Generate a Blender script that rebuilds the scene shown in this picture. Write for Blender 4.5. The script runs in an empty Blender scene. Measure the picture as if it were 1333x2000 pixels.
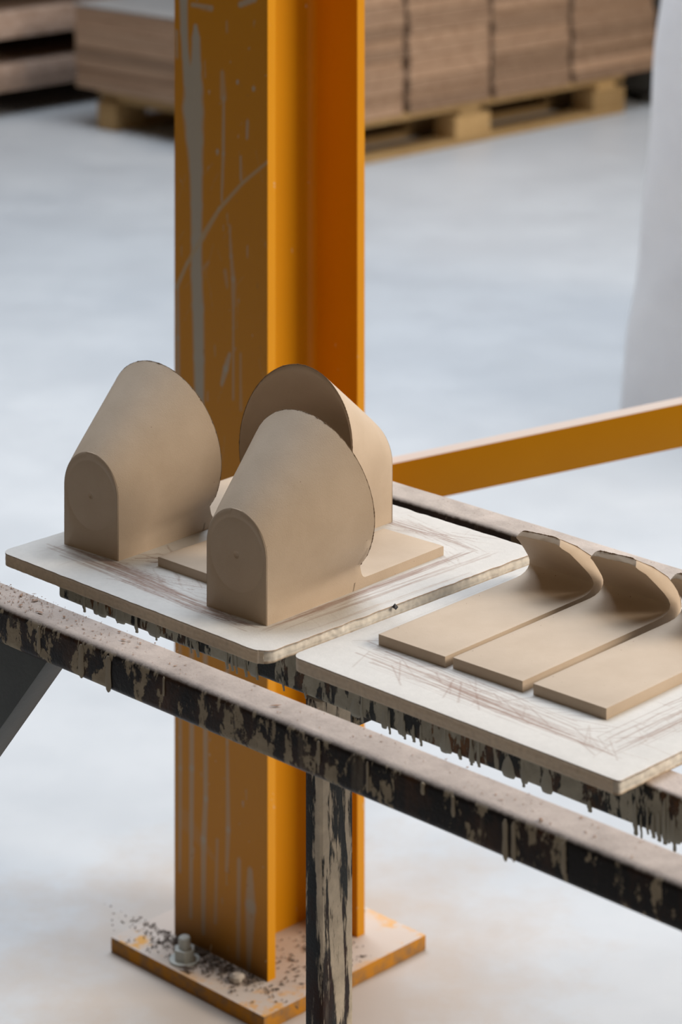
import bpy, bmesh, math, random
import numpy as np
from mathutils import Vector, Matrix, noise

# ------------------------------------------------------------------ camera
sc = bpy.context.scene
col = sc.collection
CAM_H = 1.75
cam_d = bpy.data.cameras.new('camera')
cam = bpy.data.objects.new('camera', cam_d); col.objects.link(cam)
cam.location = (0, 0, CAM_H)
cam.rotation_euler = (math.pi / 2, 0, 0)          # level camera, lens shifted down (verticals stay vertical)
cam_d.sensor_fit = 'VERTICAL'
cam_d.sensor_height = 36.0
cam_d.sensor_width = 24.0
cam_d.lens = 36.0 * 5200 / 2000
cam_d.shift_y = -0.85
cam_d.clip_end = 200
cam_d.dof.use_dof = True
cam_d.dof.focus_distance = 2.68
cam_d.dof.aperture_fstop = 6.6
sc.camera = cam

# ------------------------------------------------------------------ light
world = bpy.data.worlds.new('world'); sc.world = world
world.use_nodes = True
bg = world.node_tree.nodes['Background']
bg.inputs[0].default_value = (1.0, 0.74, 0.47, 1)
bg.inputs[1].default_value = 0.092


def area_light(name, loc, target, sx, sy, power, color):
    d = bpy.data.lights.new(name, 'AREA')
    d.shape = 'RECTANGLE'; d.size = sx; d.size_y = sy
    d.energy = power; d.color = color
    o = bpy.data.objects.new(name, d); col.objects.link(o)
    o.location = loc
    o.rotation_euler = (Vector(target) - Vector(loc)).to_track_quat('-Z', 'Y').to_euler()
    return o


area_light('window_light', (6.8, 1.9, 4.4), (0.1, 3.2, 0.6), 3.6, 3.2, 500, (1.0, 0.88, 0.74))
sk = area_light('skylight', (0.0, 6.4, 6.5), (-0.1, 5.2, 0.0), 6.0, 4.5, 295, (0.80, 0.89, 1.0))
sk.data.spread = math.radians(120)

sc.view_settings.view_transform = 'Standard'
sc.view_settings.look = 'None'
sc.view_settings.gamma = 1
sc.view_settings.use_curve_mapping = False
sc.view_settings.exposure = 0.46

# ------------------------------------------------------------------ frame of the workshop (u, v)
TH = math.radians(44.6)
Uv = Vector((-math.cos(TH), math.sin(TH), 0))
Vv = Vector((math.sin(TH), math.cos(TH), 0))
rnd = random.Random(7)


def W(u, v, z=0.0):
    return Uv * u + Vv * v + Vector((0, 0, z))


# ------------------------------------------------------------------ object helpers
def tag(o, label=None, cat=None, group=None, kind=None):
    if label: o['label'] = label
    if cat: o['category'] = cat
    if group: o['group'] = group
    if kind: o['kind'] = kind
    return o


def thing(name, label, cat, loc, rot=0.0, group=None):
    o = bpy.data.objects.new(name, None); col.objects.link(o)
    o.location = loc; o.rotation_euler = (0, 0, rot)
    o.empty_display_size = 0.05
    return tag(o, label, cat, group)


def smooth(me, ang=35):
    me.polygons.foreach_set('use_smooth', [True] * len(me.polygons))
    me.set_sharp_from_angle(angle=math.radians(ang))


class MB:
    """collects vertices and faces, links them as ONE object"""
    def __init__(s): s.v = []; s.f = []

    def add(s, vs, fs):
        b = len(s.v); s.v += [tuple(p) for p in vs]; s.f += [tuple(i + b for i in f) for f in fs]

    def box(s, x0, x1, y0, y1, z0, z1, M=None):
        vs = [Vector((x, y, z)) for z in (z0, z1) for y in (y0, y1) for x in (x0, x1)]
        if M is not None: vs = [M @ p for p in vs]
        s.add(vs, [(0, 2, 3, 1), (4, 5, 7, 6), (0, 1, 5, 4), (2, 6, 7, 3), (0, 4, 6, 2), (1, 3, 7, 5)])

    def hexa(s, bot, top):
        n = len(bot)
        s.add(list(bot) + list(top), [tuple(range(n))[::-1], tuple(range(n, 2 * n))] +
              [(i, (i + 1) % n, n + (i + 1) % n, n + i) for i in range(n)])

    def loft(s, loops, cap0=True, cap1=True, closed=True):
        n = len(loops[0]); vs = [p for l in loops for p in l]; fs = []
        for k in range(len(loops) - 1):
            for i in range(n if closed else n - 1):
                j = (i + 1) % n
                fs.append((k * n + i, k * n + j, (k + 1) * n + j, (k + 1) * n + i))
        if cap0: fs.append(tuple(range(n))[::-1])
        if cap1: fs.append(tuple(range((len(loops) - 1) * n, len(loops) * n)))
        s.add(vs, fs)

    def mesh(s, name, mat, bevel=0, ang=35, seg=2, fix=True, keep=None):
        me = bpy.data.meshes.new(name); me.from_pydata(s.v, [], s.f)
        bm = bmesh.new(); bm.from_mesh(me)
        if fix: bmesh.ops.recalc_face_normals(bm, faces=bm.faces)
        if bevel:
            es = [e for e in bm.edges if e.is_manifold and e.calc_face_angle(0) > math.radians(40)
                  and not (keep and all(keep(v.co) for v in e.verts))]
            bmesh.ops.bevel(bm, geom=es, offset=bevel, segments=seg, affect='EDGES', profile=.6, clamp_overlap=True)
        bm.to_mesh(me); bm.free()
        me.materials.append(mat); smooth(me, ang)
        return me

    def build(s, name, mat, parent=None, **k):
        o = bpy.data.objects.new(name, s.mesh(name, mat, **k)); col.objects.link(o)
        o.parent = parent
        return o


def rrect(w0, w1, h0, h1, r, n=5):
    pts = []
    for cx, cy, a0 in ((w1 - r, h1 - r, 0), (w0 + r, h1 - r, 90), (w0 + r, h0 + r, 180), (w1 - r, h0 + r, 270)):
        for i in range(n + 1):
            a = math.radians(a0 + 90 * i / n); pts.append((cx + r * math.cos(a), cy + r * math.sin(a)))
    return pts


# ------------------------------------------------------------------ material helpers
class NT:
    def __init__(s, name, rough=.6, spec=.5):
        m = bpy.data.materials.new(name); m.use_nodes = True; s.m = m
        s.t = m.node_tree; s.b = s.t.nodes['Principled BSDF']
        s.b.inputs['Roughness'].default_value = rough
        s.b.inputs['Specular IOR Level'].default_value = spec
        s.tc = s.t.nodes.new('ShaderNodeTexCoord'); s.co = s.tc.outputs['Object']

    def n(s, kind, **k):
        o = s.t.nodes.new(kind)
        for a, b in k.items(): setattr(o, a, b)
        return o

    def l(s, a, b): s.t.links.new(a, b)

    def map(s, scale=(1, 1, 1), loc=(0, 0, 0), rot=(0, 0, 0), src=None):
        o = s.n('ShaderNodeMapping'); s.l(src or s.co, o.inputs[0])
        o.inputs['Scale'].default_value = scale; o.inputs['Location'].default_value = loc
        o.inputs['Rotation'].default_value = rot
        return o.outputs[0]

    def noise(s, vec, scale=5, detail=6, rough=.6, dist=0):
        o = s.n('ShaderNodeTexNoise'); s.l(vec, o.inputs['Vector'])
        o.inputs['Scale'].default_value = scale; o.inputs['Detail'].default_value = detail
        o.inputs['Roughness'].default_value = rough; o.inputs['Distortion'].default_value = dist
        return o.outputs[0]

    def ramp(s, fac, stops):
        o = s.n('ShaderNodeValToRGB'); s.l(fac, o.inputs[0])
        e = o.color_ramp.elements
        while len(e) < len(stops): e.new(.5)
        for el, (p, c) in zip(e, stops):
            el.position = p; el.color = (c, c, c, 1) if isinstance(c, (int, float)) else (*c, 1)
        return o.outputs[0]

    def mix(s, fac, a, b, mode='MIX'):
        o = s.n('ShaderNodeMix', data_type='RGBA', blend_type=mode)
        for v, i in ((fac, 0), (a, 6), (b, 7)):
            if isinstance(v, (int, float)): o.inputs[i].default_value = v if i == 0 else (v, v, v, 1)
            elif isinstance(v, tuple): o.inputs[i].default_value = (*v, 1)
            else: s.l(v, o.inputs[i])
        return o.outputs[2]

    def math(s, op, a, b=0.0):
        o = s.n('ShaderNodeMath', operation=op)
        for v, i in ((a, 0), (b, 1)):
            if isinstance(v, (int, float)): o.inputs[i].default_value = v
            else: s.l(v, o.inputs[i])
        return o.outputs[0]

    def color(s, c):
        if isinstance(c, tuple): s.b.inputs['Base Color'].default_value = (*c, 1)
        else: s.l(c, s.b.inputs['Base Color'])

    def bump(s, h, strength=.3, dist=.001):
        o = s.n('ShaderNodeBump'); s.l(h, o.inputs['Height'])
        o.inputs['Strength'].default_value = strength; o.inputs['Distance'].default_value = dist
        s.l(o.outputs[0], s.b.inputs['Normal'])

    def normal_z(s):
        g = s.n('ShaderNodeNewGeometry'); x = s.n('ShaderNodeSeparateXYZ'); s.l(g.outputs['Normal'], x.inputs[0])
        return x.outputs[2]

    def attr(s, name='paint'):
        o = s.n('ShaderNodeAttribute'); o.attribute_name = name; return o.outputs['Color']


def m_clay():
    t = NT('unfired_clay', .62, .3)
    a = t.noise(t.co, 14, 4); f = t.noise(t.co, 900, 3)
    c = t.mix(t.ramp(a, [(.35, 0.), (.65, 1.)]), (.445, .352, .262), (.495, .398, .303))
    sp = t.ramp(t.noise(t.co, 260, 2), [(.765, 0.), (.785, 1.)])
    c = t.mix(sp, c, (.16, .10, .06))
    t.color(c); t.bump(t.math('ADD', f, t.noise(t.co, 60, 4)), .25, .0006)
    return t.m


def m_attr(name, rough, spec=.3, fine=700, bstr=.4, grain=.12):
    t = NT(name, rough, spec)
    g = t.ramp(t.noise(t.co, 180, 5), [(.3, 1 - grain), (.7, 1.)])
    t.color(t.mix(1.0, t.attr(), g, 'MULTIPLY'))
    t.bump(t.noise(t.co, fine, 4), bstr, .0006)
    return t.m


def m_rail(name, base, patch, rust, cover, dust, sx=42, sz=9, seed=0.):
    """steel tube with dried slip on its sides and dust lying on top"""
    t = NT(name, .5, .12)
    v = t.map((sx, sx, sz), (seed, 0, seed))
    n1 = t.noise(v, 1.0, 8, .62, .35)
    e = .012
    chip = t.noise(t.map((sx * 3.2, sx * 3.2, sz * 4.5), (seed, 5, seed)), 1.0, 7, .7)
    n1 = t.math('ADD', n1, t.math('MULTIPLY', t.math('SUBTRACT', chip, .5), .30))
    p = t.ramp(n1, [(cover - e, 0.), (cover + e, 1.)])
    rn = t.noise(t.map((14, 14, 9), (seed + 3, 1, 0)), 1.0, 6, .65)
    b = t.mix(t.ramp(rn, [(.47, 0.), (.63, 1.)]), base, rust)
    b = t.mix(t.ramp(t.noise(t.map((55, 55, 5), (seed, 7, 0)), 1, 4), [(.58, 0.), (.68, .35)]), b, tuple(x * .62 for x in patch))
    pc = t.mix(t.ramp(t.noise(t.co, 60, 5), [(.35, 0.), (.7, 1.)]), patch, tuple(x * .72 for x in patch))
    c = t.mix(p, b, pc)
    top = t.math('ADD', t.normal_z(), t.math('MULTIPLY', t.noise(t.co, 120, 4), .35))
    top = t.ramp(top, [(.62, 0.), (.98, 1.)])
    dn = t.noise(t.co, 24, 8, .7)
    dc = t.mix(t.ramp(dn, [(.36, 0.), (.66, 1.)]), tuple(x * .72 for x in dust), dust)
    dc = t.mix(t.ramp(t.noise(t.co, 420, 1), [(.70, 0.), (.74, .5)]), dc, (.16, .10, .075))
    c = t.mix(top, c, dc)
    t.color(c)
    r = t.mix(p, .38, .8); r = t.mix(top, r, .92)
    t.l(r, t.b.inputs['Roughness'])
    h = t.math('ADD', t.math('MULTIPLY', t.math('MULTIPLY', p, t.math('SUBTRACT', 1.0, top)), 1.2), t.math('MULTIPLY', t.noise(t.co, 300, 4), .6))
    t.bump(h, .7, .0012)
    return t.m


def m_wood(name, a, b, sc_=(2, 40, 40)):
    t = NT(name, .8, .2)
    oi = t.n('ShaderNodeObjectInfo')
    va = t.n('ShaderNodeVectorMath', operation='ADD'); t.l(t.co, va.inputs[0])
    cx = t.n('ShaderNodeCombineXYZ'); t.l(t.math('MULTIPLY', oi.outputs['Random'], 9.0), cx.inputs[0])
    t.l(t.math('MULTIPLY', oi.outputs['Random'], 5.0), cx.inputs[2]); t.l(cx.outputs[0], va.inputs[1])
    g = t.noise(t.map(sc_, src=va.outputs[0]), 1, 8, .65, .6)
    c = t.mix(t.ramp(g, [(.3, 0.), (.7, 1.)]), a, b)
    k = t.ramp(oi.outputs['Random'], [(0., .66), (1., 1.12)])
    t.color(t.mix(1.0, c, k, 'MULTIPLY')); t.bump(g, .4, .001)
    return t.m


def m_yellow(name, attr=False):
    t = NT(name, .42, .22)
    base = t.attr() if attr else t.mix(t.ramp(t.noise(t.co, 3, 3), [(.3, 0.), (.7, 1.)]), (.55, .225, .001), (.60, .255, .0015))
    sp = t.ramp(t.noise(t.map((1, 1, .55)), 95, 3), [(.715, 0.), (.74, .7)])
    c = t.mix(sp, base, (.55, .42, .28))
    if not attr:
        top = t.ramp(t.math('ADD', t.normal_z(), t.math('MULTIPLY', t.noise(t.co, 22, 8, .7), .5)), [(.95, 0.), (1.12, 1.)])
        c = t.mix(top, c, (.50, .41, .35))
        t.l(t.mix(top, .38, .9), t.b.inputs['Roughness'])
    t.color(c); t.bump(t.noise(t.co, 40, 5), .15, .001)
    return t.m


def m_floor():
    t = NT('screed', .5, .4)
    a = t.noise(t.co, .9, 6, .55); b = t.noise(t.co, 3.2, 8, .65); f = t.noise(t.co, 60, 5)
    c = t.mix(t.ramp(a, [(.3, 0.), (.7, 1.)]), (.395, .412, .43), (.45, .462, .472))
    c = t.mix(t.math('MULTIPLY', t.ramp(b, [(.42, 0.), (.62, 1.)]), .45), c, (.475, .482, .487))
    c = t.mix(t.ramp(f, [(.68, 0.), (.76, .35)]), c, (.56, .55, .54))
    # dust gathered round the foot of the column
    d = t.n('ShaderNodeVectorMath', operation='DISTANCE'); t.l(t.co, d.inputs[0])
    pc = W(2.55, 2.43); d.inputs[1].default_value = (pc.x, pc.y, 0)
    k = t.math('ADD', d.outputs['Value'], t.math('MULTIPLY', t.math('SUBTRACT', t.noise(t.co, 9, 7, .7), .5), .5))
    k = t.ramp(k, [(.20, .95), (.46, 0.)])
    c = t.mix(k, c, (.40, .345, .30))
    t.color(c)
    t.l(t.mix(t.ramp(b, [(.3, 0.), (.7, 1.)]), .34, .52), t.b.inputs['Roughness'])
    t.bump(t.math('ADD', f, b), .12, .002)
    return t.m


def m_plain(name, c, rough=.7, spec=.3, nscale=20, var=.15, bump=.2):
    t = NT(name, rough, spec)
    n = t.noise(t.co, nscale, 6, .65)
    t.color(t.mix(t.ramp(n, [(.3, 0.), (.7, 1.)]), tuple(x * (1 - var) for x in c), c))
    t.bump(t.noise(t.co, nscale * 6, 4), bump, .001)
    return t.m


CLAY = m_clay()
BOARD = m_attr('plasterboard', .85, .2, 500, .35, .06)
YEL = m_yellow('yellow_paint'); YELP = m_yellow('yellow_paint_splashed', True)
FRONT_RAIL = m_rail('front_rail_steel', (.013, .010, .009), (.33, .275, .20), (.055, .026, .013), .54, (.44, .375, .335), 48, 24)
SLIP_RAIL = m_rail('slip_covered_steel', (.022, .021, .019), (.36, .33, .265), (.17, .07, .02), .475, (.50, .425, .38), 75, 22, 5.)
BACK_RAIL = m_rail('back_rail_steel', (.022, .013, .009), (.12, .08, .05), (.035, .018, .011), .60, (.52, .45, .40), 42, 12, 9.)
LEG_M = m_rail('leg_steel', (.026, .029, .031), (.62, .53, .42), (.040, .016, .010), .50, (.40, .34, .29), 26, 3.2, 2.)
BRACE_M = m_plain('dark_paint', (.045, .048, .043), .45, .5, 30, .35)
SLIP = m_plain('dried_slip', (.33, .305, .245), .6, .4, 40)
WOOD = m_wood('rough_board', (.26, .155, .095), (.42, .28, .185))
PALLET_W = m_wood('pallet_wood', (.36, .22, .09), (.50, .33, .15))
GREYWOOD = m_wood('weathered_board', (.25, .16, .11), (.48, .36, .29))
STEEL = m_plain('galvanised', (.42, .44, .42), .5, .5, 60)
DEBRIS = m_plain('dark_crumbs', (.10, .075, .06), .9, .2, 60)
CRUMB = m_plain('clay_crumbs', (.34, .22, .16), .9, .2, 60)
def m_plastic():
    t = NT('dusty_plastic', .5, .4)
    n = t.noise(t.co, 5, 6, .6)
    c = t.mix(t.ramp(n, [(.3, 0.), (.7, 1.)]), (.80, .80, .82), (.90, .90, .91)); t.color(c)
    t.bump(t.noise(t.map((1, 1, .5)), 9, 4), .35, .01)
    tr = t.n('ShaderNodeBsdfTranslucent'); t.l(c, tr.inputs[0])
    mx = t.n('ShaderNodeMixShader'); mx.inputs[0].default_value = .5
    t.l(t.b.outputs[0], mx.inputs[1]); t.l(tr.outputs[0], mx.inputs[2])
    t.l(mx.outputs[0], t.t.nodes['Material Output'].inputs[0])
    return t.m


PLASTIC = m_plastic()
WALL_M = m_plain('grey_plaster_wall', (.20, .19, .18), .85, .2, 2)

# ------------------------------------------------------------------ the setting
mb = MB(); mb.box(-14, 14, -6, 22, -.2, 0)
tag(mb.build('floor', m_floor()), kind='structure')
mb = MB(); mb.box(-14, 14, 21.8, 22, 0, 5)
tag(mb.build('wall_back', WALL_M), kind='structure')
mb = MB(); mb.box(-14, -13.8, -6, 21.8, 0, 5)
tag(mb.build('wall_left', WALL_M), kind='structure')

# ------------------------------------------------------------------ the yellow column
def mesh_with_paint(name, verts, faces, cols, mats, fmat=None, ang=35):
    me = bpy.data.meshes.new(name); me.from_pydata(verts, [], faces)
    for m in mats: me.materials.append(m)
    ca = me.color_attributes.new('paint', 'FLOAT_COLOR', 'POINT')
    c = np.ones((len(verts), 4), np.float32); c[:, :3] = cols
    ca.data.foreach_set('color', c.ravel())
    if fmat is not None: me.polygons.foreach_set('material_index', fmat)
    smooth(me, ang)
    return me


def paint_strokes(X, Z, C, strokes, rng):
    """strokes: (points [(x, z, halfwidth)], colour, alpha) painted as soft-edged lines on the grid C"""
    for pts, colr, al in strokes:
        for (x0, z0, w0), (x1, z1, w1) in zip(pts[:-1], pts[1:]):
            m = max(w0, w1) * 1.6 + .001
            a = (X > min(x0, x1) - m) & (X < max(x0, x1) + m) & (Z > min(z0, z1) - m) & (Z < max(z0, z1) + m)
            if not a.any(): continue
            px, pz = X[a], Z[a]
            dx, dz = x1 - x0, z1 - z0; L = dx * dx + dz * dz + 1e-12
            t = np.clip(((px - x0) * dx + (pz - z0) * dz) / L, 0, 1)
            d = np.hypot(px - (x0 + t * dx), pz - (z0 + t * dz)); w = w0 + (w1 - w0) * t
            k = np.clip((w - d) / (w * .5 + 2e-4) + .5, 0, 1) * al
            C[a] = C[a] * (1 - k[:, None]) + np.array(colr) * k[:, None]


COLU, COLV = 2.57, 2.47
column = thing('steel_column', 'yellow steel I-beam column splashed with grey slip, standing on a bolted base plate',
               'column', W(COLU, COLV), -TH)


def col_px(px, py):      # sketch coordinates of the splash marks -> metres on the near flange
    x = (px - 335) / 190 * .18 - .09
    Y = 3.50 - x * .7
    return x, CAM_H - (py + 700) * Y / 5200


def build_column():
    b, tf, tw, r, hh = .09, .014, .00425, .013, .09
    sec = [(-b, -hh + tf), (-b, -hh)]
    nx, zs = 91, list(np.arange(.02, 1.42, .0028)) + [2.0, 3.3]
    sec_back = [(b, -hh), (b, -hh + tf)]

    def fil(cx, cy, a0, a1):
        return [(cx + r * math.cos(math.radians(a0 + (a1 - a0) * i / 5)), cy + r * math.sin(math.radians(a0 + (a1 - a0) * i / 5))) for i in range(6)]
    right = fil(tw + r, -hh + tf + r, 270, 180) + fil(tw + r, hh - tf - r, 180, 90)
    left = [(-x, y) for x, y in right][::-1]
    prof = sec_back + right + [(b, hh - tf), (b, hh), (-b, hh), (-b, hh - tf)] + left + sec
    rest = MB()                                    # everything but the near flange's outer face
    rest.loft([[(x, y, z) for x, y in prof] for z in (.02, 3.3)], cap0=False, cap1=True, closed=False)
    verts = []; faces = []
    xs = np.linspace(-b, b, nx); zs = np.array(zs)
    X, Z = np.meshgrid(xs, zs)
    C = np.zeros(X.shape + (3,)); C[:] = (.52, .205, .001)
    rng = random.Random(3)
    S = (.40, .345, .27); S2 = (.44, .33, .20)

    def st(pts, c=S, al=1.0):
        return ([(*col_px(x, y), w / 2 * .00095) for x, y, w in pts], c, al)
    strokes = [
        st([(352, -60, 12), (354, 0, 16), (355, 60, 15), (358, 110, 14), (364, 160, 20)]),
        st([(379, 52, 8), (380, 75, 16), (380, 130, 21), (375, 170, 36), (374, 215, 40), (377, 270, 34), (380, 330, 26),
            (381, 400, 23), (381, 470, 21), (381, 540, 22), (384, 600, 23), (386, 700, 21), (387, 790, 18), (388, 900, 14)]),
        st([(340, 560, 7), (361, 515, 6), (394, 462, 9), (428, 408, 6), (475, 357, 5), (526, 315, 4)], S2, .75),
        st([(342, 560, 5), (342, 660, 8), (343, 800, 9), (343, 900, 6)], S, .6),
        st([(434, 142, 8), (436, 190, 13)], S, .45), st([(437, 190, 5), (436, 300, 6), (433, 392, 4)], S, .6),
        st([(485, 236, 5), (484, 270, 5)], S, .7), st([(471, 305, 4), (472, 350, 5)], S, .6),
        st([(497, 172, 6), (497, 173, 6)], S), st([(465, 159, 5), (465, 161, 5)], S), st([(424, 295, 5), (424, 298, 5)], S),
        st([(449, 440, 4), (452, 500, 6), (456, 545, 8), (457, 640, 4), (456, 780, 4)], S, .5),
        st([(433, 750, 6), (441, 720, 10), (449, 692, 6)], S, .7), st([(471, 690, 4), (472, 800, 5)], S, .4),
        st([(372, 9, 6), (412, 16, 8)], S, .7), st([(470, 9, 8), (500, -3, 9)], S, .8),
        st([(339, 60, 5), (340, 110, 6)], S, .6), st([(398, 120, 3), (399, 150, 3)], S, .5),
        st([(395, 525, 6), (405, 512, 5)], S, .3), st([(440, 530, 8), (444, 560, 5)], S, .35),
        st([(346, 1260, 6), (347, 1500, 8), (346, 1700, 6)], S, .5), st([(371, 1250, 8), (371, 1500, 10), (369, 1790, 7)], S, .6),
        st([(399, 1250, 9), (400, 1560, 9), (396, 1640, 11), (395, 1820, 8)], S, .6),
        st([(445, 1280, 8), (444, 1450, 5), (446, 1620, 9), (443, 1700, 6)], S, .5),
        st([(424, 1640, 6), (420, 1800, 7)], S, .4), st([(468, 1680, 8), (466, 1870, 8)], S, .5),
        st([(490, 1700, 10), (491, 1770, 20), (487, 1890, 8)], S, .6), st([(356, 1600, 30), (420, 1680, 5)], S, .12)]
    for k in range(70):                            # small spatters and faint scratches
        px, py = rng.uniform(340, 522), rng.uniform(-40, 1880)
        strokes.append(st([(px, py, rng.uniform(2, 4)), (px + rng.uniform(-2, 2), py + rng.choice([2, 3, 8, 20]), rng.uniform(1, 3))],
                          rng.choice([S, S2, (.35, .16, .03)]), rng.uniform(.25, .7)))
    for k in range(24):
        px, py = rng.uniform(345, 520), rng.uniform(200, 900)
        strokes.append(st([(px, py, 1.6), (px + rng.uniform(-25, 25), py + rng.uniform(20, 90), 1.2)], S2, .22))
    paint_strokes(X, Z, C, strokes, rng)
    # dirt at the foot
    foot = np.clip(1 - (Z - .02) / .12, 0, 1)[..., None] ** 1.5 * .75
    C = C * (1 - foot) + np.array((.085, .05, .022)) * foot
    verts = [(float(x), -hh, float(z)) for z in zs for x in xs]
    for j in range(len(zs) - 1):
        for i in range(nx - 1):
            a = j * nx + i; faces.append((a, a + 1, a + nx + 1, a + nx))
    n0 = len(verts)
    cols = list(C.reshape(-1, 3)) + [(.52, .205, .001)] * len(rest.v)
    verts += rest.v; faces += [tuple(i + n0 for i in f[::-1]) for f in rest.f]
    fm = [0] * (len(faces) - len(rest.f)) + [1] * len(rest.f)
    o = bpy.data.objects.new('i_beam', mesh_with_paint('i_beam', verts, faces, cols, [YELP, YEL], fm))
    col.objects.link(o); o.parent = column


build_column()
m_plate = m_plain('dusty_orange_plate', (.56, .27, .08), .8, .3, 18, .5)
t = NT('base_plate_paint', .85, .2)
_e = t.noise(t.co, 22, 7, .7)
_c = t.mix(t.ramp(_e, [(.52, 0.), (.60, 1.)]), (.45, .38, .33), (.54, .28, .08))
_s = t.mix(t.ramp(t.noise(t.co, 30, 6, .7), [(.40, 0.), (.62, 1.)]), (.44, .19, .02), (.17, .12, .08))
_k = t.ramp(t.normal_z(), [(.5, 0.), (.8, 1.)])
_d = t.n('ShaderNodeVectorMath', operation='LENGTH'); t.l(t.map((1, 1, 0)), _d.inputs[0])
_rim = t.ramp(t.math('ADD', _d.outputs['Value'], t.math('MULTIPLY', _e, .05)), [(.165, 0.), (.20, 1.)])
_c = t.mix(_rim, (.45, .38, .33), _c)
t.color(t.mix(_k, _s, _c)); t.bump(_e, .3, .002)
mb = MB(); mb.box(-.146, .150, -.154, .146, 0, .02)
mb.build('base_plate', t.m, column, bevel=.0015)
for (bx, by, s) in ((-.028, -.128, 1.0), (.03, .125, 1.0), (-.125, .03, .9)):
    mb = MB()
    mb.loft([[(bx + r * s * math.cos(a * math.pi / 12), by + r * s * math.sin(a * math.pi / 12), z) for a in range(24)]
             for r, z in ((.020, .02), (.020, .0235), (.0165, .0235))], cap0=False)
    mb.loft([[(bx + .0145 * s * math.cos(a * math.pi / 3 + .3), by + .0145 * s * math.sin(a * math.pi / 3 + .3), z) for a in range(6)]
             for z in (.0235, .037)], cap0=False)
    mb.loft([[(bx + r * s * math.cos(a * math.pi / 8), by + r * s * math.sin(a * math.pi / 8), z) for a in range(16)]
             for r, z in ((.008, .037), (.008, .050), (.0065, .052))], cap0=False)
    mb.build('anchor_bolt', STEEL, column, bevel=.0006)

# yellow brace leaving the column to the right
bdir = Vector((1, .05, 0)).normalized()
brace_rot = math.atan2(bdir.y, bdir.x)
Yb = 3.60


def bar_z(px, py): return CAM_H - (py + 700) * Yb / 5200


x0 = (712 - 666.5) * Yb / 5200
slope = .1985
bar = thing('yellow_brace', 'yellow steel bar with dusty top, rising to the right from behind the clay tiles',
            'beam', (x0, Yb, 0), brace_rot)
mb = MB()
zt = bar_z(0, 917); Lb = 1.5; th_ = .060; wd = .030
top = [(0, zt), (Lb, zt + slope * Lb * .965)]
mb.add([(x, y, z - d) for x, z in top for y, d in ((0, 0), (wd, 0), (wd, th_), (0, th_))],
       [(0, 3, 2, 1), (4, 5, 6, 7), (0, 1, 5, 4), (1, 2, 6, 5), (2, 3, 7, 6), (3, 0, 4, 7)])
mb.build('bar', YEL, bar, bevel=.002)
mb = MB(); mb.box(.0, .006, -.03, .06, zt - .10, zt + .03); mb.build('end_plate', YEL, bar, bevel=.001)
# upright carrying the far end of the brace, out to the right
mb = MB(); mb.box(Lb - .05, Lb + .01, -.015, .045, 0, zt + slope * Lb + .03); mb.build('post', YEL, bar, bevel=.002)

# ------------------------------------------------------------------ the table frame
RZ = .7865; RH = .040
frame = thing('steel_table_frame', 'dark steel table frame with dusty slip-crusted rails, carrying two white boards',
              'table', W(1.60, 1.94), -TH)
FU, FV = 1.60, 1.94


def rail(name, u0, u1, v0, v1, z1, mat, r=.006, h=RH, parent=frame, label=None):
    """tube along u, local x = -u"""
    L0, L1 = FU - u1, FU - u0
    mb = MB()
    sec = rrect(v0 - FV, v1 - FV, z1 - h, z1, r, 5)
    n = 60
    loops = []
    for k in range(n + 1):
        x = L0 + (L1 - L0) * k / n
        loops.append([(x, y + .0004 * noise.noise(Vector((x * 9, y * 30, z * 30))), z + .0004 * noise.noise(Vector((x * 12, 3, z * 30)))) for y, z in sec])
    mb.loft(loops)
    o = mb.build(name, mat, parent, ang=60)
    if label: o['label'] = label
    return o


rail('front_rail', .75, 2.26, 1.6555, 1.7015, RZ, FRONT_RAIL, .0075, label='near rail, dark steel with flaking slip and dusty top')
rail('support_rail', .75, 2.170, 1.780, 1.820, RZ, SLIP_RAIL, .005, label='rail under the boards, caked with runs of grey slip')
rail('support_rail', .75, 2.150, 2.050, 2.090, RZ, SLIP_RAIL, .005)
rail('back_rail', .75, 2.20, 2.178, 2.223, RZ, BACK_RAIL, .007, label='far rail with pale dusty top and brown side')


def vbox(name, u0, u1, v0, v1, z0, z1, mat, bev=.004, parent=frame):
    mb = MB(); mb.box(FU - u1, FU - u0, v0 - FV, v1 - FV, z0, z1)
    return mb.build(name, mat, parent, bevel=bev, seg=3)


vbox('leg', 1.7845, 1.8085, 1.783, 1.828, 0, RZ - RH, LEG_M, .006)
vbox('leg', .80, .84, 1.783, 1.823, 0, RZ - RH, LEG_M)
vbox('leg', .80, .84, 2.05, 2.09, 0, RZ - RH, LEG_M)
vbox('cross_bar', .85, .89, 1.6555, 2.223, RZ - 2 * RH, RZ - RH, FRONT_RAIL)
vbox('cross_bar', 1.785, 1.808, 1.829, 2.09, RZ - 2 * RH, RZ - RH, FRONT_RAIL)
# splayed brace below the near rail, left
mb = MB()
zb = RZ - RH
pts_f = [(-(2.36) + FU, zb), (-2.045 + FU, zb), (-2.33 + FU, zb - .335), (-2.62 + FU, zb - .335)]
y0_, y1_ = 1.662 - FV, 1.697 - FV
mb.hexa([(x, y0_, z) for x, z in pts_f], [(x + dx, y1_, z) for (x, z), dx in zip(pts_f, (0, 0.0, .0, 0))])
mb.build('brace', BRACE_M, frame, bevel=.0015)

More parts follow.
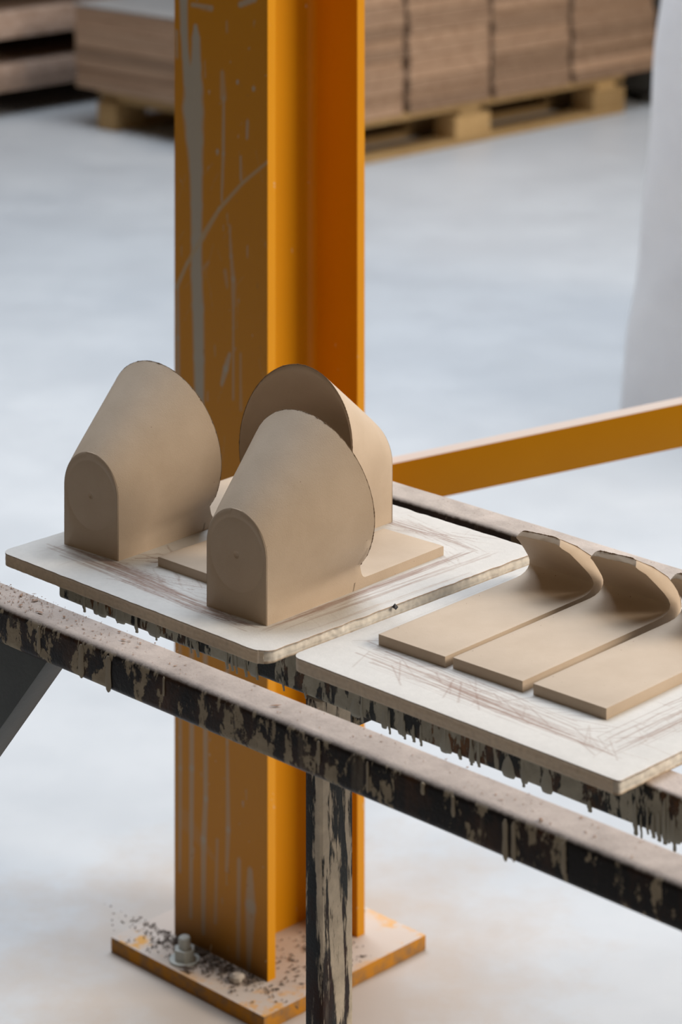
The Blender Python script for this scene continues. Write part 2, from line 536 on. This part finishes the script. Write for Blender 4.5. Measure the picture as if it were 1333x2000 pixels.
# drips hanging from the lower edge of the crusted rail (too small and many to lift off singly)
mb = MB(); dr = random.Random(11)
us = []
uu = 2.16
while uu > 1.20:
    uu -= dr.choice([.006, .009, .012, .02, .035, .05]) * (1.0 if uu < 1.5 else 1.5)
    us.append(uu)
for uu in us + [1.6925, 1.6735, 1.955, 1.905, 1.87, 1.392, 1.386, 1.380, 1.374, 1.370, 1.364]:
    L = dr.uniform(.0015, .0055) * (1.5 if uu < 1.42 else 1)
    w = dr.uniform(.0016, .0034); x = FU - uu; y = 1.7797 - FV; zb_ = RZ - RH
    up = dr.uniform(.008, .034)
    loops = []
    for z, s in ((zb_ + up, .15), (zb_ + up * .8, .55), (zb_ + up * .4, .6), (zb_ + .002, .85), (zb_ - L * .4, .62), (zb_ - L * .75, .72), (zb_ - L * .93, .6), (zb_ - L, .2)):
        loops.append([(x + w * s * math.cos(a), y + .6 * w * s * math.sin(a) + (.001 if z < zb_ else 0), z) for a in [i * math.pi / 4 for i in range(8)]])
    mb.loft(loops)
for k in range(22):        # thicker rounded lumps of slip
    uu = dr.uniform(1.25, 2.15); w = dr.uniform(.004, .011); x = FU - uu; h = dr.uniform(.0015, .0045)
    loops = [[(x + w * s * math.cos(a), 1.781 - FV + .0022 * s * math.sin(a), RZ - RH + z) for a in [i * math.pi / 5 for i in range(10)]]
             for z, s in ((.02, .3), (.010, .8), (.003, 1), (-h * .3, .7), (-h * .45, .25))]
    mb.loft(loops)
mb.build('slip_drips', SLIP, frame, ang=70)['kind'] = 'stuff'
# flakes of slip on the near rail's edge
mb = MB()
for uu, L, w in ((1.945, .0385, .006), (2.05, .030, .003), (1.865, .02, .002), (1.60, .03, .0022), (1.535, .012, .003), (1.985, .036, .0045), (1.442, .0385, .004), (1.433, .036, .003), (1.50, .02, .0025), (1.66, .024, .003), (1.38, .03, .004)):
    x = FU - uu; y = 1.6552 - FV
    loops = [[(x + w * s * math.cos(a) * (1 + .2 * math.sin(uu * 90 + i)), y + .0012 * s * math.sin(a), RZ - .002 - L * q) for i, a in enumerate([i * math.pi / 5 for i in range(10)])]
             for q, s in ((.1, .3), (.2, .8), (.5, .7), (.8, .9), (.95, .6), (1, .2))]
    mb.loft(loops)
mb.build('slip_flakes', m_plain('tan_slip', (.31, .26, .19), .7, .3, 60), frame, ang=70)['kind'] = 'stuff'

# crumbs lying on the near rail
def crumbs(name, n, place, smin, smax, mat, label, seed=5, flat=.5):
    mb = MB(); r = random.Random(seed)
    for _ in range(n):
        p = place(r); s = r.uniform(smin, smax) * (2.2 if r.random() < .06 else 1)
        el = r.choice([1, 1, 1.6, 3.5]); a = r.uniform(0, math.pi)
        vs = []
        for sx, sy, sz in ((1, 0, 0), (-1, 0, 0), (0, 1, 0), (0, -1, 0), (0, 0, 1), (0, 0, -1)):
            k = r.uniform(.6, 1.1); x, y, z = sx * s * el * k, sy * s * k, sz * s * flat * k
            vs.append((p[0] + x * math.cos(a) - y * math.sin(a), p[1] + x * math.sin(a) + y * math.cos(a), p[2] + .0004 + z + s * flat * 1.1))
        mb.add(vs, [(0, 2, 4), (2, 1, 4), (1, 3, 4), (3, 0, 4), (2, 0, 5), (1, 2, 5), (3, 1, 5), (0, 3, 5)])
    o = mb.build(name, mat, ang=20)
    return tag(o, label, 'debris', kind='stuff')


def on_rail(r):
    u = 2.20 - abs(r.gauss(0, .13)) if r.random() < .7 else r.uniform(1.3, 2.2)
    return W(u, r.uniform(1.662, 1.699), RZ)


crumbs('clay_crumbs', 420, on_rail, .0004, .0010, CRUMB, 'tiny brown clay crumbs on the dusty top of the near rail')


def on_plate(r):
    side = r.random()
    if side < .75: return W(COLU + r.gauss(.02, .065), COLV - .093 - abs(r.gauss(0, .020)), .02)
    return W(COLU - .02 - r.random() * .12, COLV + r.uniform(-.12, .07), .02)


crumbs('dark_grit', 900, lambda r: on_plate(r), .0006, .0020, DEBRIS, 'dark grit heaped on the base plate at the foot of the column', 8, .8)

mb = MB()
mb.loft([[(r_ * math.cos(a) * (1 + .2 * math.sin(3 * a)), r_ * .8 * math.sin(a), z) for a in [i * math.pi / 5 for i in range(10)]] for r_, z in ((.007, 0), (.0105, .003), (.010, .008), (.006, .011))])
o = mb.build('plaster_lump', m_plain('pale_lump', (.42, .37, .32), .9, .2, 80), ang=30)
o.location = W(2.508, 2.352, .02)
tag(o, 'small pale lump of plaster on the base plate in front of the column', 'debris')

# ------------------------------------------------------------------ the two plasterboards
TZ = .80


def board(name, label, u_left, v_front, W_, D_, rot, strokes, rough, seed, corner):
    """local x = -u, local y = v; the top is a 1 mm grid carrying the marks the clay left"""
    root = thing(name, label, 'board', W(u_left, v_front, RZ), -TH + rot, 'white plasterboard sheets on the table')
    N = int(W_ / .0011); Mn = int(D_ / .0011)
    xs = np.linspace(0, W_, N); ys = np.linspace(0, D_, Mn)
    X, Y = np.meshgrid(xs, ys)
    C = np.zeros(X.shape + (3,)); C[:] = (.60, .58, .55)
    rng = random.Random(seed); nr = np.random.RandomState(seed)
    # broad mottling
    def blur_noise(n, amp):
        g = nr.rand(n, n); ii = (Y / D_ * (n - 1.001)); jj = (X / W_ * (n - 1.001))
        i0 = ii.astype(int); j0 = jj.astype(int); fi = ii - i0; fj = jj - j0
        fi = fi * fi * (3 - 2 * fi); fj = fj * fj * (3 - 2 * fj)
        return (g[i0, j0] * (1 - fi) * (1 - fj) + g[i0 + 1, j0] * fi * (1 - fj) + g[i0, j0 + 1] * (1 - fi) * fj + g[i0 + 1, j0 + 1] * fi * fj) * amp
    m = blur_noise(14, .5) + blur_noise(40, .3) + blur_noise(110, .2)
    C *= (1 - .10 * m)[..., None]
    paint_strokes(X, Y, C, strokes, rng)
    # rounded corners + ragged rim, radii = corner (front-left, front-right, back-right, back-left)
    fl, fr, br, bl = corner

    def warp(x, y):
        for cx, cy, r, sx, sy in ((fl, fl, fl, -1, -1), (W_ - fr, fr, fr, 1, -1), (W_ - br, D_ - br, br, 1, 1), (bl, D_ - bl, bl, -1, 1)):
            dx, dy = (x - cx) * sx, (y - cy) * sy
            if dx > 0 and dy > 0:
                k = max(dx, dy) / math.hypot(dx, dy); x = cx + sx * dx * k; y = cy + sy * dy * k
        return x, y
    verts = []
    t_ = TZ - RZ
    for j in range(Mn):
        for i in range(N):
            x, y = float(xs[i]), float(ys[j])
            e = min(x, y, W_ - x, D_ - y)
            if e < .03: x, y = warp(x, y)
            z = t_
            if e < .012:
                k = (1 - e / .012)
                a = rough * (noise.noise(Vector((x * 55, y * 55, seed))) + .3 * noise.noise(Vector((x * 150, y * 150, seed))))
                if y < D_ / 2 and x < W_ - .01: a *= .45
                x += a * k * (1 if x > W_ / 2 else -1) * (1 if (W_ - x < .012 or x < .012) else 0)
                y += a * k * (1 if (D_ - y < .012) else -1 if y < .012 else 0)
                z += -.0005 * k * k
            verts.append((x, y, z))
    faces = []
    for j in range(Mn - 1):
        b0 = j * N
        for i in range(N - 1):
            a = b0 + i; faces.append((a, a + 1, a + N + 1, a + N))
    cols = C.reshape(-1, 3).copy()
    loop = [i for i in range(N)] + [j * N + N - 1 for j in range(1, Mn)] + [(Mn - 1) * N + i for i in range(N - 2, -1, -1)] + [j * N for j in range(Mn - 2, 0, -1)]
    ccols = []
    prev = loop; nl = len(loop)
    cx, cy = W_ / 2, D_ / 2
    for li, (fz, inset) in enumerate(((.94, -.0004), (.86, .0), (.80, .0010), (.70, .0012), (.58, .0008), (.46, .0006), (.34, .0010), (.22, .0014), (.10, .0008), (0.0, .0018))):
        cur = []
        for q, k in enumerate(loop):
            x, y, z = verts[k]
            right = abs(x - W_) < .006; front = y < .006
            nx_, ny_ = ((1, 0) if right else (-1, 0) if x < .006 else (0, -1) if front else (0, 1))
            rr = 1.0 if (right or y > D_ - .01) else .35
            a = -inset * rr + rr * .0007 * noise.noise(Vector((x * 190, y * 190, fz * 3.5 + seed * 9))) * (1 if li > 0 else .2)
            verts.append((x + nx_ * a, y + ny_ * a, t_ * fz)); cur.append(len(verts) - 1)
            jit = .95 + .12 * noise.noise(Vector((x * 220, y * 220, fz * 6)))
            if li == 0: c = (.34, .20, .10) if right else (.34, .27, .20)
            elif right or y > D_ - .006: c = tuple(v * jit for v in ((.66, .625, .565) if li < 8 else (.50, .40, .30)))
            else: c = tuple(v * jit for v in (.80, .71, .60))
            ccols.append(c)
        for q in range(nl):
            faces.append((prev[q], cur[q], cur[(q + 1) % nl], prev[(q + 1) % nl]))
        prev = cur
    faces.append(tuple(prev[::-1]))
    cols = np.vstack([cols, np.array(ccols)])
    o = bpy.data.objects.new('sheet', mesh_with_paint('sheet', verts, faces, cols, [BOARD], ang=50))
    col.objects.link(o); o.parent = root
    return root


BR = (.24, .145, .11); BR2 = (.32, .23, .185); ORG = (.40, .27, .18)
ms = random.Random(21)


def smear(x0, y0, x1, y1, n, spread, w=.0007, al=.35, c=BR, wob=.002):
    """n near-parallel wobbling scratches between two points"""
    out = []
    for _ in range(n):
        ox, oy = ms.gauss(0, spread), ms.gauss(0, spread)
        t0, t1 = sorted((ms.random() ** 1.5 * .5, 1 - ms.random() ** 1.5 * .5)); pts = []
        k = 7
        for i in range(k + 1):
            t = t0 + (t1 - t0) * i / k
            pts.append((x0 + (x1 - x0) * t + ox + ms.gauss(0, wob * .4), y0 + (y1 - y0) * t + oy + ms.gauss(0, wob * .4), w * ms.uniform(.5, 1.5)))
        out.append((pts, c if ms.random() < .7 else BR2, al * ms.uniform(.4, 1.2)))
    return out


S1 = []
S1 += smear(.02, .045, .34, .040, 26, .006, .0009, .40)                      # broad rub in front of the tiles
S1 += smear(.04, .062, .20, .055, 18, .006, .0014, .30)
S1 += smear(.10, .060, .27, .048, 14, .012, .0009, .35)
S1 += smear(.035, .040, .035, .33, 14, .006, .0008, .30)
S1 += smear(.12, .075, .18, .13, 10, .012, .0009, .45) + smear(.13, .13, .21, .08, 12, .012, .0008, .45) + smear(.11, .11, .24, .12, 12, .012, .0008, .4)
S1 += smear(.15, .05, .27, .09, 12, .014, .0007, .35)
S1 += smear(.355, .035, .350, .35, 26, .0035, .0006, .40)                      # along the front tile's right side
S1 += smear(.366, .05, .372, .36, 12, .003, .0007, .38, BR2)
S1 += smear(.24, .033, .352, .040, 14, .004, .0007, .5)
S1 += smear(.02, .352, .37, .360, 24, .007, .0007, .38) + smear(.22, .375, .37, .345, 10, .008, .0005, .35)
S1 += smear(.24, .34, .35, .385, 7, .008, .0006, .35) + smear(.30, .33, .37, .30, 6, .008, .0005, .3)
S1 += smear(.387, .05, .390, .30, 6, .002, .0006, .30, ORG)
for _ in range(90):
    x, y = ms.uniform(.02, .385), ms.uniform(.02, .385); a = ms.uniform(0, 6.28); L = ms.uniform(.008, .05)
    S1.append(([(x, y, .0005), (x + L * math.cos(a), y + L * math.sin(a), .0004)], BR2, .20))
board('white_board', 'white square board with crumbling torn edge, under the three big cone-hooded clay tiles',
      2.207, 1.730, .400, .398, 0.0, S1, .0017, 1, (.013, .016, .010, .012))

S2 = []
S2 += smear(.03, .055, .36, .043, 22, .0035, .0007, .42) + smear(.06, .040, .355, .034, 12, .003, .0006, .40)
S2 += smear(.02, .072, .30, .060, 18, .007, .0007, .33)
S2 += smear(.355, .04, .352, .37, 12, .003, .0007, .38) + smear(.362, .045, .372, .36, 10, .003, .0006, .30)
S2 += smear(.338, .05, .336, .36, 16, .006, .0006, .38) + smear(.03, .05, .022, .35, 10, .004, .0005, .25)
S2 += smear(.03, .365, .36, .372, 12, .006, .0006, .3)
for x in np.linspace(.03, .33, 16):
    for _ in range(3):
        a = ms.choice([-1, 1]) * ms.uniform(.3, 1.2); L = ms.uniform(.02, .05)
        xx = x + ms.gauss(0, .01); yy = .062 + ms.gauss(0, .010)
        S2.append(([(xx, yy, .0005), (xx + L * math.cos(a), yy + L * math.sin(a), .0005)], BR, ms.uniform(.25, .55)))
for _ in range(70):
    x, y = ms.uniform(.325, .365), ms.uniform(.03, .33); a = ms.uniform(0, 6.28); L = ms.uniform(.006, .04)
    S2.append(([(x, y, .0005), (x + L * math.cos(a), y + L * math.sin(a), .0004)], BR2, .32))
board('white_board', 'white square board with straight front edge, under the three small upturned clay tiles',
      1.7865, 1.744, .393, .400, 0.0, S2, .0005, 2, (.012, .004, .010, .010))

# small dark chip stuck in the torn edge between the boards, dark grain of clay
mb = MB(); mb.add([(0, 0, .004), (.0035, .001, 0), (0, .003, 0), (-.003, .001, 0), (0, -.002, 0), (.001, .001, -.003)],
                  [(0, 1, 2), (0, 2, 3), (0, 3, 4), (0, 4, 1), (5, 2, 1), (5, 3, 2), (5, 4, 3), (5, 1, 4)])
o = mb.build('dark_chip', m_plain('blue_black_chip', (.02, .022, .035), .5, .4), ang=10)
o.location = W(1.8075 - .0035, 1.905, .7985)
tag(o, 'small blue-black chip stuck on the torn edge of a white board', 'debris')

# ------------------------------------------------------------------ big cone tiles
HW = .0412; TK = .0102; LT = .268


def outlines():
    """matched closed loops (x, z, kind) for end cap and flaring rim, and the rim's inner circle"""
    ZC, R = .0966, .083
    ci, ri = .0915, .0795
    cap, rim, inn = [], [], []
    neck = ZC - math.sqrt(R * R - HW * HW); an = math.asin(HW / R); ain = math.asin(HW / ri)
    for i in range(3):                                  # left side straight up
        t = i / 3; cap.append((-HW, .012 * t)); rim.append((-HW, neck * t))
        a = ain + (.03 * t); inn.append((-ri * math.sin(a), ci - ri * math.cos(a)))
    n = 16
    for i in range(n):                                  # lower arc
        t = i / n; a = an + (math.pi / 2 - an) * t; b = ain + .03 + (math.pi / 2 - ain - .03) * t
        cap.append((-HW, .012 + (.0635 - .012) * t)); rim.append((-R * math.sin(a), ZC - R * math.cos(a)))
        inn.append((-ri * math.sin(b), ci - ri * math.cos(b)))
    n = 48
    for i in range(n + 1):                              # upper half
        a = math.pi * i / n
        cap.append((-HW * math.cos(a), .0635 + HW * math.sin(a)))
        rim.append((-R * math.cos(a), ZC + R * math.sin(a))); inn.append((-ri * math.cos(a), ci + ri * math.sin(a)))
    k = 3 + 16
    for _ in range(5):                                  # soften the hollow where the flare meets the slab's side
        new = list(rim)
        for i in range(2, 12): new[i] = tuple((rim[i - 1][c] + 2 * rim[i][c] + rim[i + 1][c]) / 4 for c in (0, 1))
        rim[:] = new
    for L in (cap, rim, inn): L += [(-x, z) for x, z in L[:k][::-1]]
    nb = 14
    for i in range(1, nb):                              # bottom, right to left
        t = i / nb; x = HW * (1 - 2 * t); cap.append((x, 0.0)); rim.append((x, 0.0))
        inn.append((x, ci - math.sqrt(ri * ri - x * x)))
    return cap, rim, inn


CAPL, RIML, INNL = outlines()
BURR = m_plain('burr', (.17, .11, .065), .9, .2, 300)


def burr_tube(pts, r, seed):
    mb = MB(); loops = []
    for i, p in enumerate(pts):
        p = Vector(p); a = Vector(pts[max(0, i - 1)]); b = Vector(pts[min(len(pts) - 1, i + 1)])
        t = (b - a).normalized(); n1 = t.cross(Vector((0, 1, 0))).normalized(); n2 = t.cross(n1)
        q = r * (.45 + .9 * abs(noise.noise(Vector((i * .37, seed, 2)))) * 1.6)
        loops.append([tuple(p + n1 * q * math.cos(k * math.pi / 2.5) + n2 * q * math.sin(k * math.pi / 2.5)) for k in range(5)])
    mb.loft(loops)
    return mb.mesh('rim_burr', BURR, ang=60)

YR = .109; TL = .184


def rim_y(z):
    return YR - (z - .0966) * TL + .011 * max(0.0, 1 - abs(z - .018) / (.018 if z < .018 else .045)) ** 1.3


def cone_tile_meshes(seed):
    nz = lambda x, y, z: noise.noise(Vector((x * 160, y * 160, z * 160 + seed * 7)))
    hood = MB(); K = 15; loops = []
    for k in range(K + 1):
        t = k / K; lp = []
        for (cx, cz), (rx, rz) in zip(CAPL, RIML):
            x = cx + (rx - cx) * t; z = cz + (rz - cz) * t; y = rim_y(rz) * t
            s = .0016 * (1 - t) ** 12                     # softened arris at the cap
            x *= (1 - s * 12); z -= s * .5 if z > .02 else 0
            if k >= K - 1 and rz > .03: y += .0005 * nz(x, 0, z); z += .0003 * nz(z, 1, x)
            lp.append((x, y, z))
        loops.append(lp)
    # rim: outer edge -> bevelled lip -> inner surface
    for f, dy in ((.35, .0006), (.62, -.0008), (1.0, -.0042)):
        loops.append([(rx + (ix - rx) * f, rim_y(rz + (iz - rz) * f) + (dy if rz > .012 else dy * .2), rz + (iz - rz) * f if rz > .001 or f < 1 else iz) for (rx, rz), (ix, iz) in zip(RIML, INNL)])
    for k in range(1, 9):
        t = k / 8; lp = []
        for ix, iz in INNL:
            ex, ez = ix / .0795 * .034, .0610 + (iz - .0915) / .0795 * .036
            y0 = rim_y(iz) - .0042
            lp.append((ix + (ex - ix) * t, y0 + (.022 - y0) * t, iz + (ez - iz) * t))
        loops.append(lp)
    hood.loft(loops, cap0=False, cap1=True)
    mh = hood.mesh('hood', CLAY, ang=50, fix=True)
    # end cap: disc with a shallow turned ring and a centre mark
    cap = MB(); c0 = (0, .0595); rings = [(.0009, .0011), (.0022, .0011), (.0034, .0002), (.0042, .0001), (.0335, .0003), (.0352, .0005), (.0366, .0005), (.0380, .0)]
    L = []
    for r, dy in rings:
        lp = []
        for x, z in CAPL:
            a = math.atan2(z - c0[1], x - c0[0]); lp.append((r * math.cos(a), dy, c0[1] + r * math.sin(a)))
        L.append(lp)
    L.append([(x * .975, 0, z if z < .02 else z - .0006) for x, z in CAPL])
    L.append([(x * .995, .0009, z if z < .02 else z - .0001) for x, z in CAPL])
    cap.loft(L, cap0=True, cap1=False)
    mc = cap.mesh('end_cap', CLAY, ang=60)
    # slab running on beyond the rim, its top hollowed up into the hood
    slab = MB(); nx = 28; xs = [-HW + 2 * HW * i / nx for i in range(nx + 1)]; ss = [-.002, 0, .0015, .003, .0045, .006, .008, .010, .013, .017, .03, .06, .10, LT - .127 - .001, LT - .127]
    top, bot = [], []
    for s in ss:
        b = max(0, 1 - max(s - .003, 0) / .017) ** 2.4
        rt, rb = [], []
        for x in xs:
            zi = .0915 - math.sqrt(.0795 ** 2 - x * x)
            z = TK + max(0, (zi - TK)) * b
            if s == ss[-1]: z -= .0006
            e = abs(x) > HW - 1e-6
            rt.append((x, .1268 + s - (z - TK) * TL * b + .009 * b, z - (.0005 if e else 0)))
            rb.append((x, .1268 + s, 0))
        top.append(rt); bot.append(rb)
    loops = [rt + rb[::-1] for rt, rb in zip(top, bot)]
    slab.loft(loops)
    msl = slab.mesh('slab', CLAY, ang=40)
    ring = [(x, rim_y(z) + .0003, z) for x, z in RIML if z > .022]
    fine = []
    for a, b in zip(ring[:-1], ring[1:]): fine += [tuple(a[c] + (b[c] - a[c]) * k / 4 for c in range(3)) for k in range(4)]
    return [('slab', msl), ('hood', mh), ('end_cap', mc), ('rim_burr', burr_tube(fine, .00055, seed))]


def cone_tile(label, u, v, ang, seed, flip=False):
    U2 = (-math.sin(0), 0)
    root = thing('cone_clay_tile', label, 'clay tile', W(u, v, TZ), -(TH + ang) + (math.pi if flip else 0), 'big cone-shaped clay tiles')
    for n, me in cone_tile_meshes(seed):
        o = bpy.data.objects.new(n, me); col.objects.link(o); o.parent = root
    return root


cone_tile('leftmost beige clay tile with a flared cone hood, its domed end facing us', 2.1355, 1.7935, -.060, 1)
cone_tile('frontmost beige clay tile with cone hood, beside the torn edge of its board', 1.8955, 1.7765, -.050, 2)
cone_tile('beige clay tile turned away, the dark open mouth of its hood facing us', 2.0185, 2.0845, -.017, 3, True)

# ------------------------------------------------------------------ small upturned tiles
def lip_tile_meshes(seed):
    hw = .0414
    inner = [(0, TK), (.06, TK), (.12, TK), (.17, TK), (.195, TK), (.2070, .0103), (.2145, .0108), (.2210, .0124), (.2255, .0150), (.2275, .0190), (.2263, .0235),
             (.2225, .0290), (.2130, .0390), (.2015, .0502), (.1935, .0575), (.1920, .0595)]
    mid = [(0, .0003), (.06, .0003), (.12, .0003), (.17, .0003), (.205, .0003), (.216, .0006), (.225, .0012), (.2330, .0030), (.2370, .0062), (.2380, .0110), (.2370, .0165),
           (.2315, .0265), (.2205, .0400), (.2085, .0525), (.1985, .0620), (.1958, .0638)]
    outer = [(0, 0), (.06, 0), (.12, 0), (.17, 0), (.205, 0), (.216, 0), (.225, .0001), (.2365, .0008), (.2430, .0045), (.2465, .0110), (.2470, .0190),
             (.2440, .0290), (.2340, .0410), (.2140, .0540), (.1992, .0632), (.1965, .0642)]
    mb = MB(); loops = []; n = 18
    for q, ((iy, iz), (my, mz), (oy, oz)) in enumerate(zip(inner, mid, outer)):
        def wid(z):
            w = hw if z < .016 else hw - (z - .016) * .24
            if z > .052: w -= (z - .052) ** 2 * 40
            return w
        wi, wm, wo = wid(iz), wid(mz * .97), wid(oz * .97)
        ins = .0016 * max(0.0, min(1.0, (q - 7) / 3.0)) * (1.0 if q < 13 else .3)
        li = [(-wi + 2 * wi * i / n, iy, iz) for i in range(n + 1)]
        lo = [(-(wo - ins) + 2 * (wo - ins) * i / n, oy, oz) for i in range(n + 1)]
        up = max(0.0, (iz - .02) / .04)
        def lift(p, w, sd):
            x, y, z = p
            if iz > .056:
                z += .0004 * noise.noise(Vector((x * 240, seed, sd))) - .0018 * max(0, abs(x / w) - .8) * 5
                y += .0003 * noise.noise(Vector((x * 200, seed, sd)))
            k = up * (x / w * .5 + .5)
            return (x, y - .004 * k, z + .0045 * k)
        li = [lift(p, wi, 1) for p in li]; lo = [lift(p, wo, 9) for p in lo]
        ml, mr = lift((-wm, my, mz), wm, 5), lift((wm, my, mz), wm, 5)
        loops.append(li + [mr] + lo[::-1] + [ml])
    loops[0] = [(x, y, z) for x, y, z in loops[0]]
    out = []
    for part, sl in (('slab', loops[:5]), ('upturned_lip', loops[4:])):     # joined along a seam in the flat
        mb = MB(); mb.loft(sl)
        out.append((part, mb.mesh(part, CLAY, bevel=.0006, ang=40, keep=lambda c: .190 < c.y < .2055 and c.z < .0103 )))
    top = loops[-1]; nn = (len(top) - 2) // 2
    edge = [L[nn + 1] for L in loops[9:]] + top[nn + 2:2 * nn + 2][0:1] + list(top[nn + 2:-1])   # right side edge, then along the top
    fine = []
    for a, b in zip(edge[:-1], edge[1:]): fine += [tuple(a[c] + (b[c] - a[c]) * k / 3 for c in range(3)) for k in range(3)]
    out.append(('rim_burr', burr_tube(fine, .0005, seed)))
    return out


for u, v, a, seed, lab in ((1.7035, 1.8215, -.034, 4, 'small beige clay tile with an upturned lip, nearest the big cone tiles'),
                           (1.6145, 1.8280, -.030, 5, 'small beige clay tile with an upturned lip, middle one of the three'),
                           (1.5215, 1.8330, -.026, 6, 'small beige clay tile with an upturned lip, rightmost, its side edge fully in view')):
    root = thing('lipped_clay_tile', lab, 'clay tile', W(u, v, TZ), -(TH + a), 'small lipped clay tiles')
    for n_, me in lip_tile_meshes(seed):
        o = bpy.data.objects.new(n_, me); col.objects.link(o); o.parent = root

# ------------------------------------------------------------------ background: pallets with stacked boards
def pallet(label, u0, u1, v0, v1, nrow=3, nblk=3, BL=.145):
    """long side along v; local x=-u, y=v"""
    root = thing('wooden_pallet', label, 'pallet', W(u1, v0), -TH, 'wooden pallets on the floor behind')
    wx, wy = u1 - u0, v1 - v0
    for bx in [(wx - .10) * q / (nrow - 1) for q in range(nrow)]:
        mb = MB(); mb.box(bx, bx + .10, 0, wy, 0, .022); mb.build('bottom_board', PALLET_W, root, bevel=.002)
        for k in range(nblk):
            by = (wy - BL) * k / (nblk - 1)
            mb = MB(); mb.box(bx, bx + .10, by, by + BL, .022, .100); mb.build('block', PALLET_W, root, bevel=.002)
    for k in range(nblk):
        by = (wy - BL) * k / (nblk - 1)
        mb = MB(); mb.box(0, wx, by + .02, by + .125, .100, .122); mb.build('stringer', PALLET_W, root, bevel=.002)
    nb = 6
    for k in range(nb):
        bx = (wx - .1) * k / (nb - 1)
        mb = MB(); mb.box(bx, bx + .1, 0, wy, .122, .144); mb.build('deck_board', PALLET_W, root, bevel=.002)
    return root


br = random.Random(31)


def bundle(label, u0, u1, v0, v1, z0, n, th, mat, gap=.0015):
    root = thing('board_bundle', label, 'board stack', W(u1, v0, z0), -TH, 'bundles of rough boards on the pallets')
    for k in range(n):
        mb = MB()
        j = [br.uniform(-.006, .006) for _ in range(4)]
        mb.box(j[0], u1 - u0 + j[1], j[2], v1 - v0 + j[3], k * th, (k + 1) * th - gap)
        mb.build('board', mat, root, bevel=.0015, seg=1)
    return root


pallet('pale wooden pallet under the tall board bundles right of the yellow column', 6.20, 6.76, 6.10, 7.79, BL=.18)
vs = [(6.26, 6.58), (6.61, 7.02), (7.045, 7.455), (7.485, 7.96)]
names = ['tall bundle of rough brown boards right of and nearest the yellow column', 'tall bundle of rough brown boards, second to the right of the column',
         'tall bundle of rough brown boards, third to the right of the column', 'tall bundle of rough brown boards at the right end, next to the plastic']
for (a, b), nm in zip(vs, names):
    bundle(nm, 6.19, 6.75, a, b, .144, 16, .038, WOOD)
pallet('pale wooden pallet left of the yellow column, under the low board bundle', 6.80, 7.345, 6.20, 7.20, nrow=2)
bundle('low bundle of brown boards on the pallet left of the yellow column', 6.80, 7.43, 6.17, 7.25, .144, 8, .037, WOOD)

mb = MB(); mb.box(-.01, .64, -.01, 1.09, 8 * .037, 8 * .037 + .004)
low = [o for o in bpy.data.objects if o.get('label', '').startswith('low bundle')][0]
mb.build('cover_sheet', m_plain('grey_sheet', (.30, .29, .28), .7, .3, 5), low)['label'] = 'grey sheet laid over the boards'

# dark crate standing beyond the right end of the pallet row
cr = thing('storage_crate', 'dark grey-brown crate on the floor beyond the right end of the pallet row', 'crate', W(6.72, 7.985), -TH)
CRM = m_plain('crate_brown', (.10, .095, .085), .8, .2, 12, .3)
for k in range(5):
    mb = MB(); mb.box(0, .95, 0, .02, .05 + k * .10, .05 + k * .10 + .094); mb.build('slat', CRM, cr, bevel=.002)
    mb = MB(); mb.box(.93, .95, .021, .60, .05 + k * .10, .05 + k * .10 + .094); mb.build('slat', CRM, cr, bevel=.002)
mb = MB(); mb.box(.0, .925, .025, .60, .03, .54); mb.build('body', CRM, cr, bevel=.002)
for x in (0, .44, .87):
    mb = MB(); mb.box(x, x + .08, .0, .60, 0, .03); mb.build('skid', CRM, cr, bevel=.002)

# far left: boards stored in layers on bearers, dark gaps between
rackroot = thing('timber_rack', 'layers of weathered boards on dark bearers at the upper left corner', 'rack', W(7.74, 4.9), -TH)
for zb_, nn in ((.0, 0), (.195, 0), (.395, 0), (.60, 0)):
    for by in (0.1, 1.2, 2.3):
        mb = MB(); mb.box(-1.0, -.25, by, by + .10, zb_, zb_ + .098); mb.build('bearer', BRACE_M, rackroot, bevel=.003)
for lv, zb_ in enumerate((.098, .293, .498, .70)):
    for r_ in range(3):
        for cx in range(5):
            mb = MB(); x1 = .0 - cx * .22; mb.box(x1 - .215, x1 + br.uniform(-.006, .006), 0 + br.uniform(-.02, .02), 3.0, zb_ + r_ * .0325, zb_ + (r_ + 1) * .0325 - .001)
            mb.build('board', GREYWOOD, rackroot, bevel=.0015, seg=1)

# ------------------------------------------------------------------ plastic sheet over a tall stack, right
def plastic():
    zs = np.linspace(0, 1.7, 70); K = 220; loops = []
    for z in zs:
        t = min(z, 1.1)
        x0_, x1_, y0_, y1_ = .075 * t, 1.3 - .05 * t, .050 * t, 1.1 - .05 * t
        cx, cy = (x0_ + x1_) / 2, (y0_ + y1_) / 2; hx, hy = (x1_ - x0_) / 2, (y1_ - y0_) / 2
        lp = []
        for k in range(K):
            a = 2 * math.pi * k / K; c, s = math.cos(a), math.sin(a)
            n = 9.0; r = (abs(c) ** n + abs(s) ** n) ** (-1 / n)
            x, y = cx + hx * r * c, cy + hy * r * s
            d = .030 * noise.noise(Vector((x * 2.2 + z * 1.5, y * 2.2, z * 1.3))) + .014 * noise.noise(Vector((x * 7 - z * 5, y * 7, z * 3.0)))
            lp.append((x + d * c * .4, y + d * s, float(z)))
        loops.append(lp)
    mb = MB(); mb.loft(loops, cap0=False)
    o = mb.build('plastic_cover', PLASTIC, ang=80)
    o.location = (.575, 6.02, 0); o.rotation_euler = (0, 0, -TH)
    tag(o, 'dusty whitish plastic sheet draped to the floor at the right edge', 'plastic sheet')


plastic()
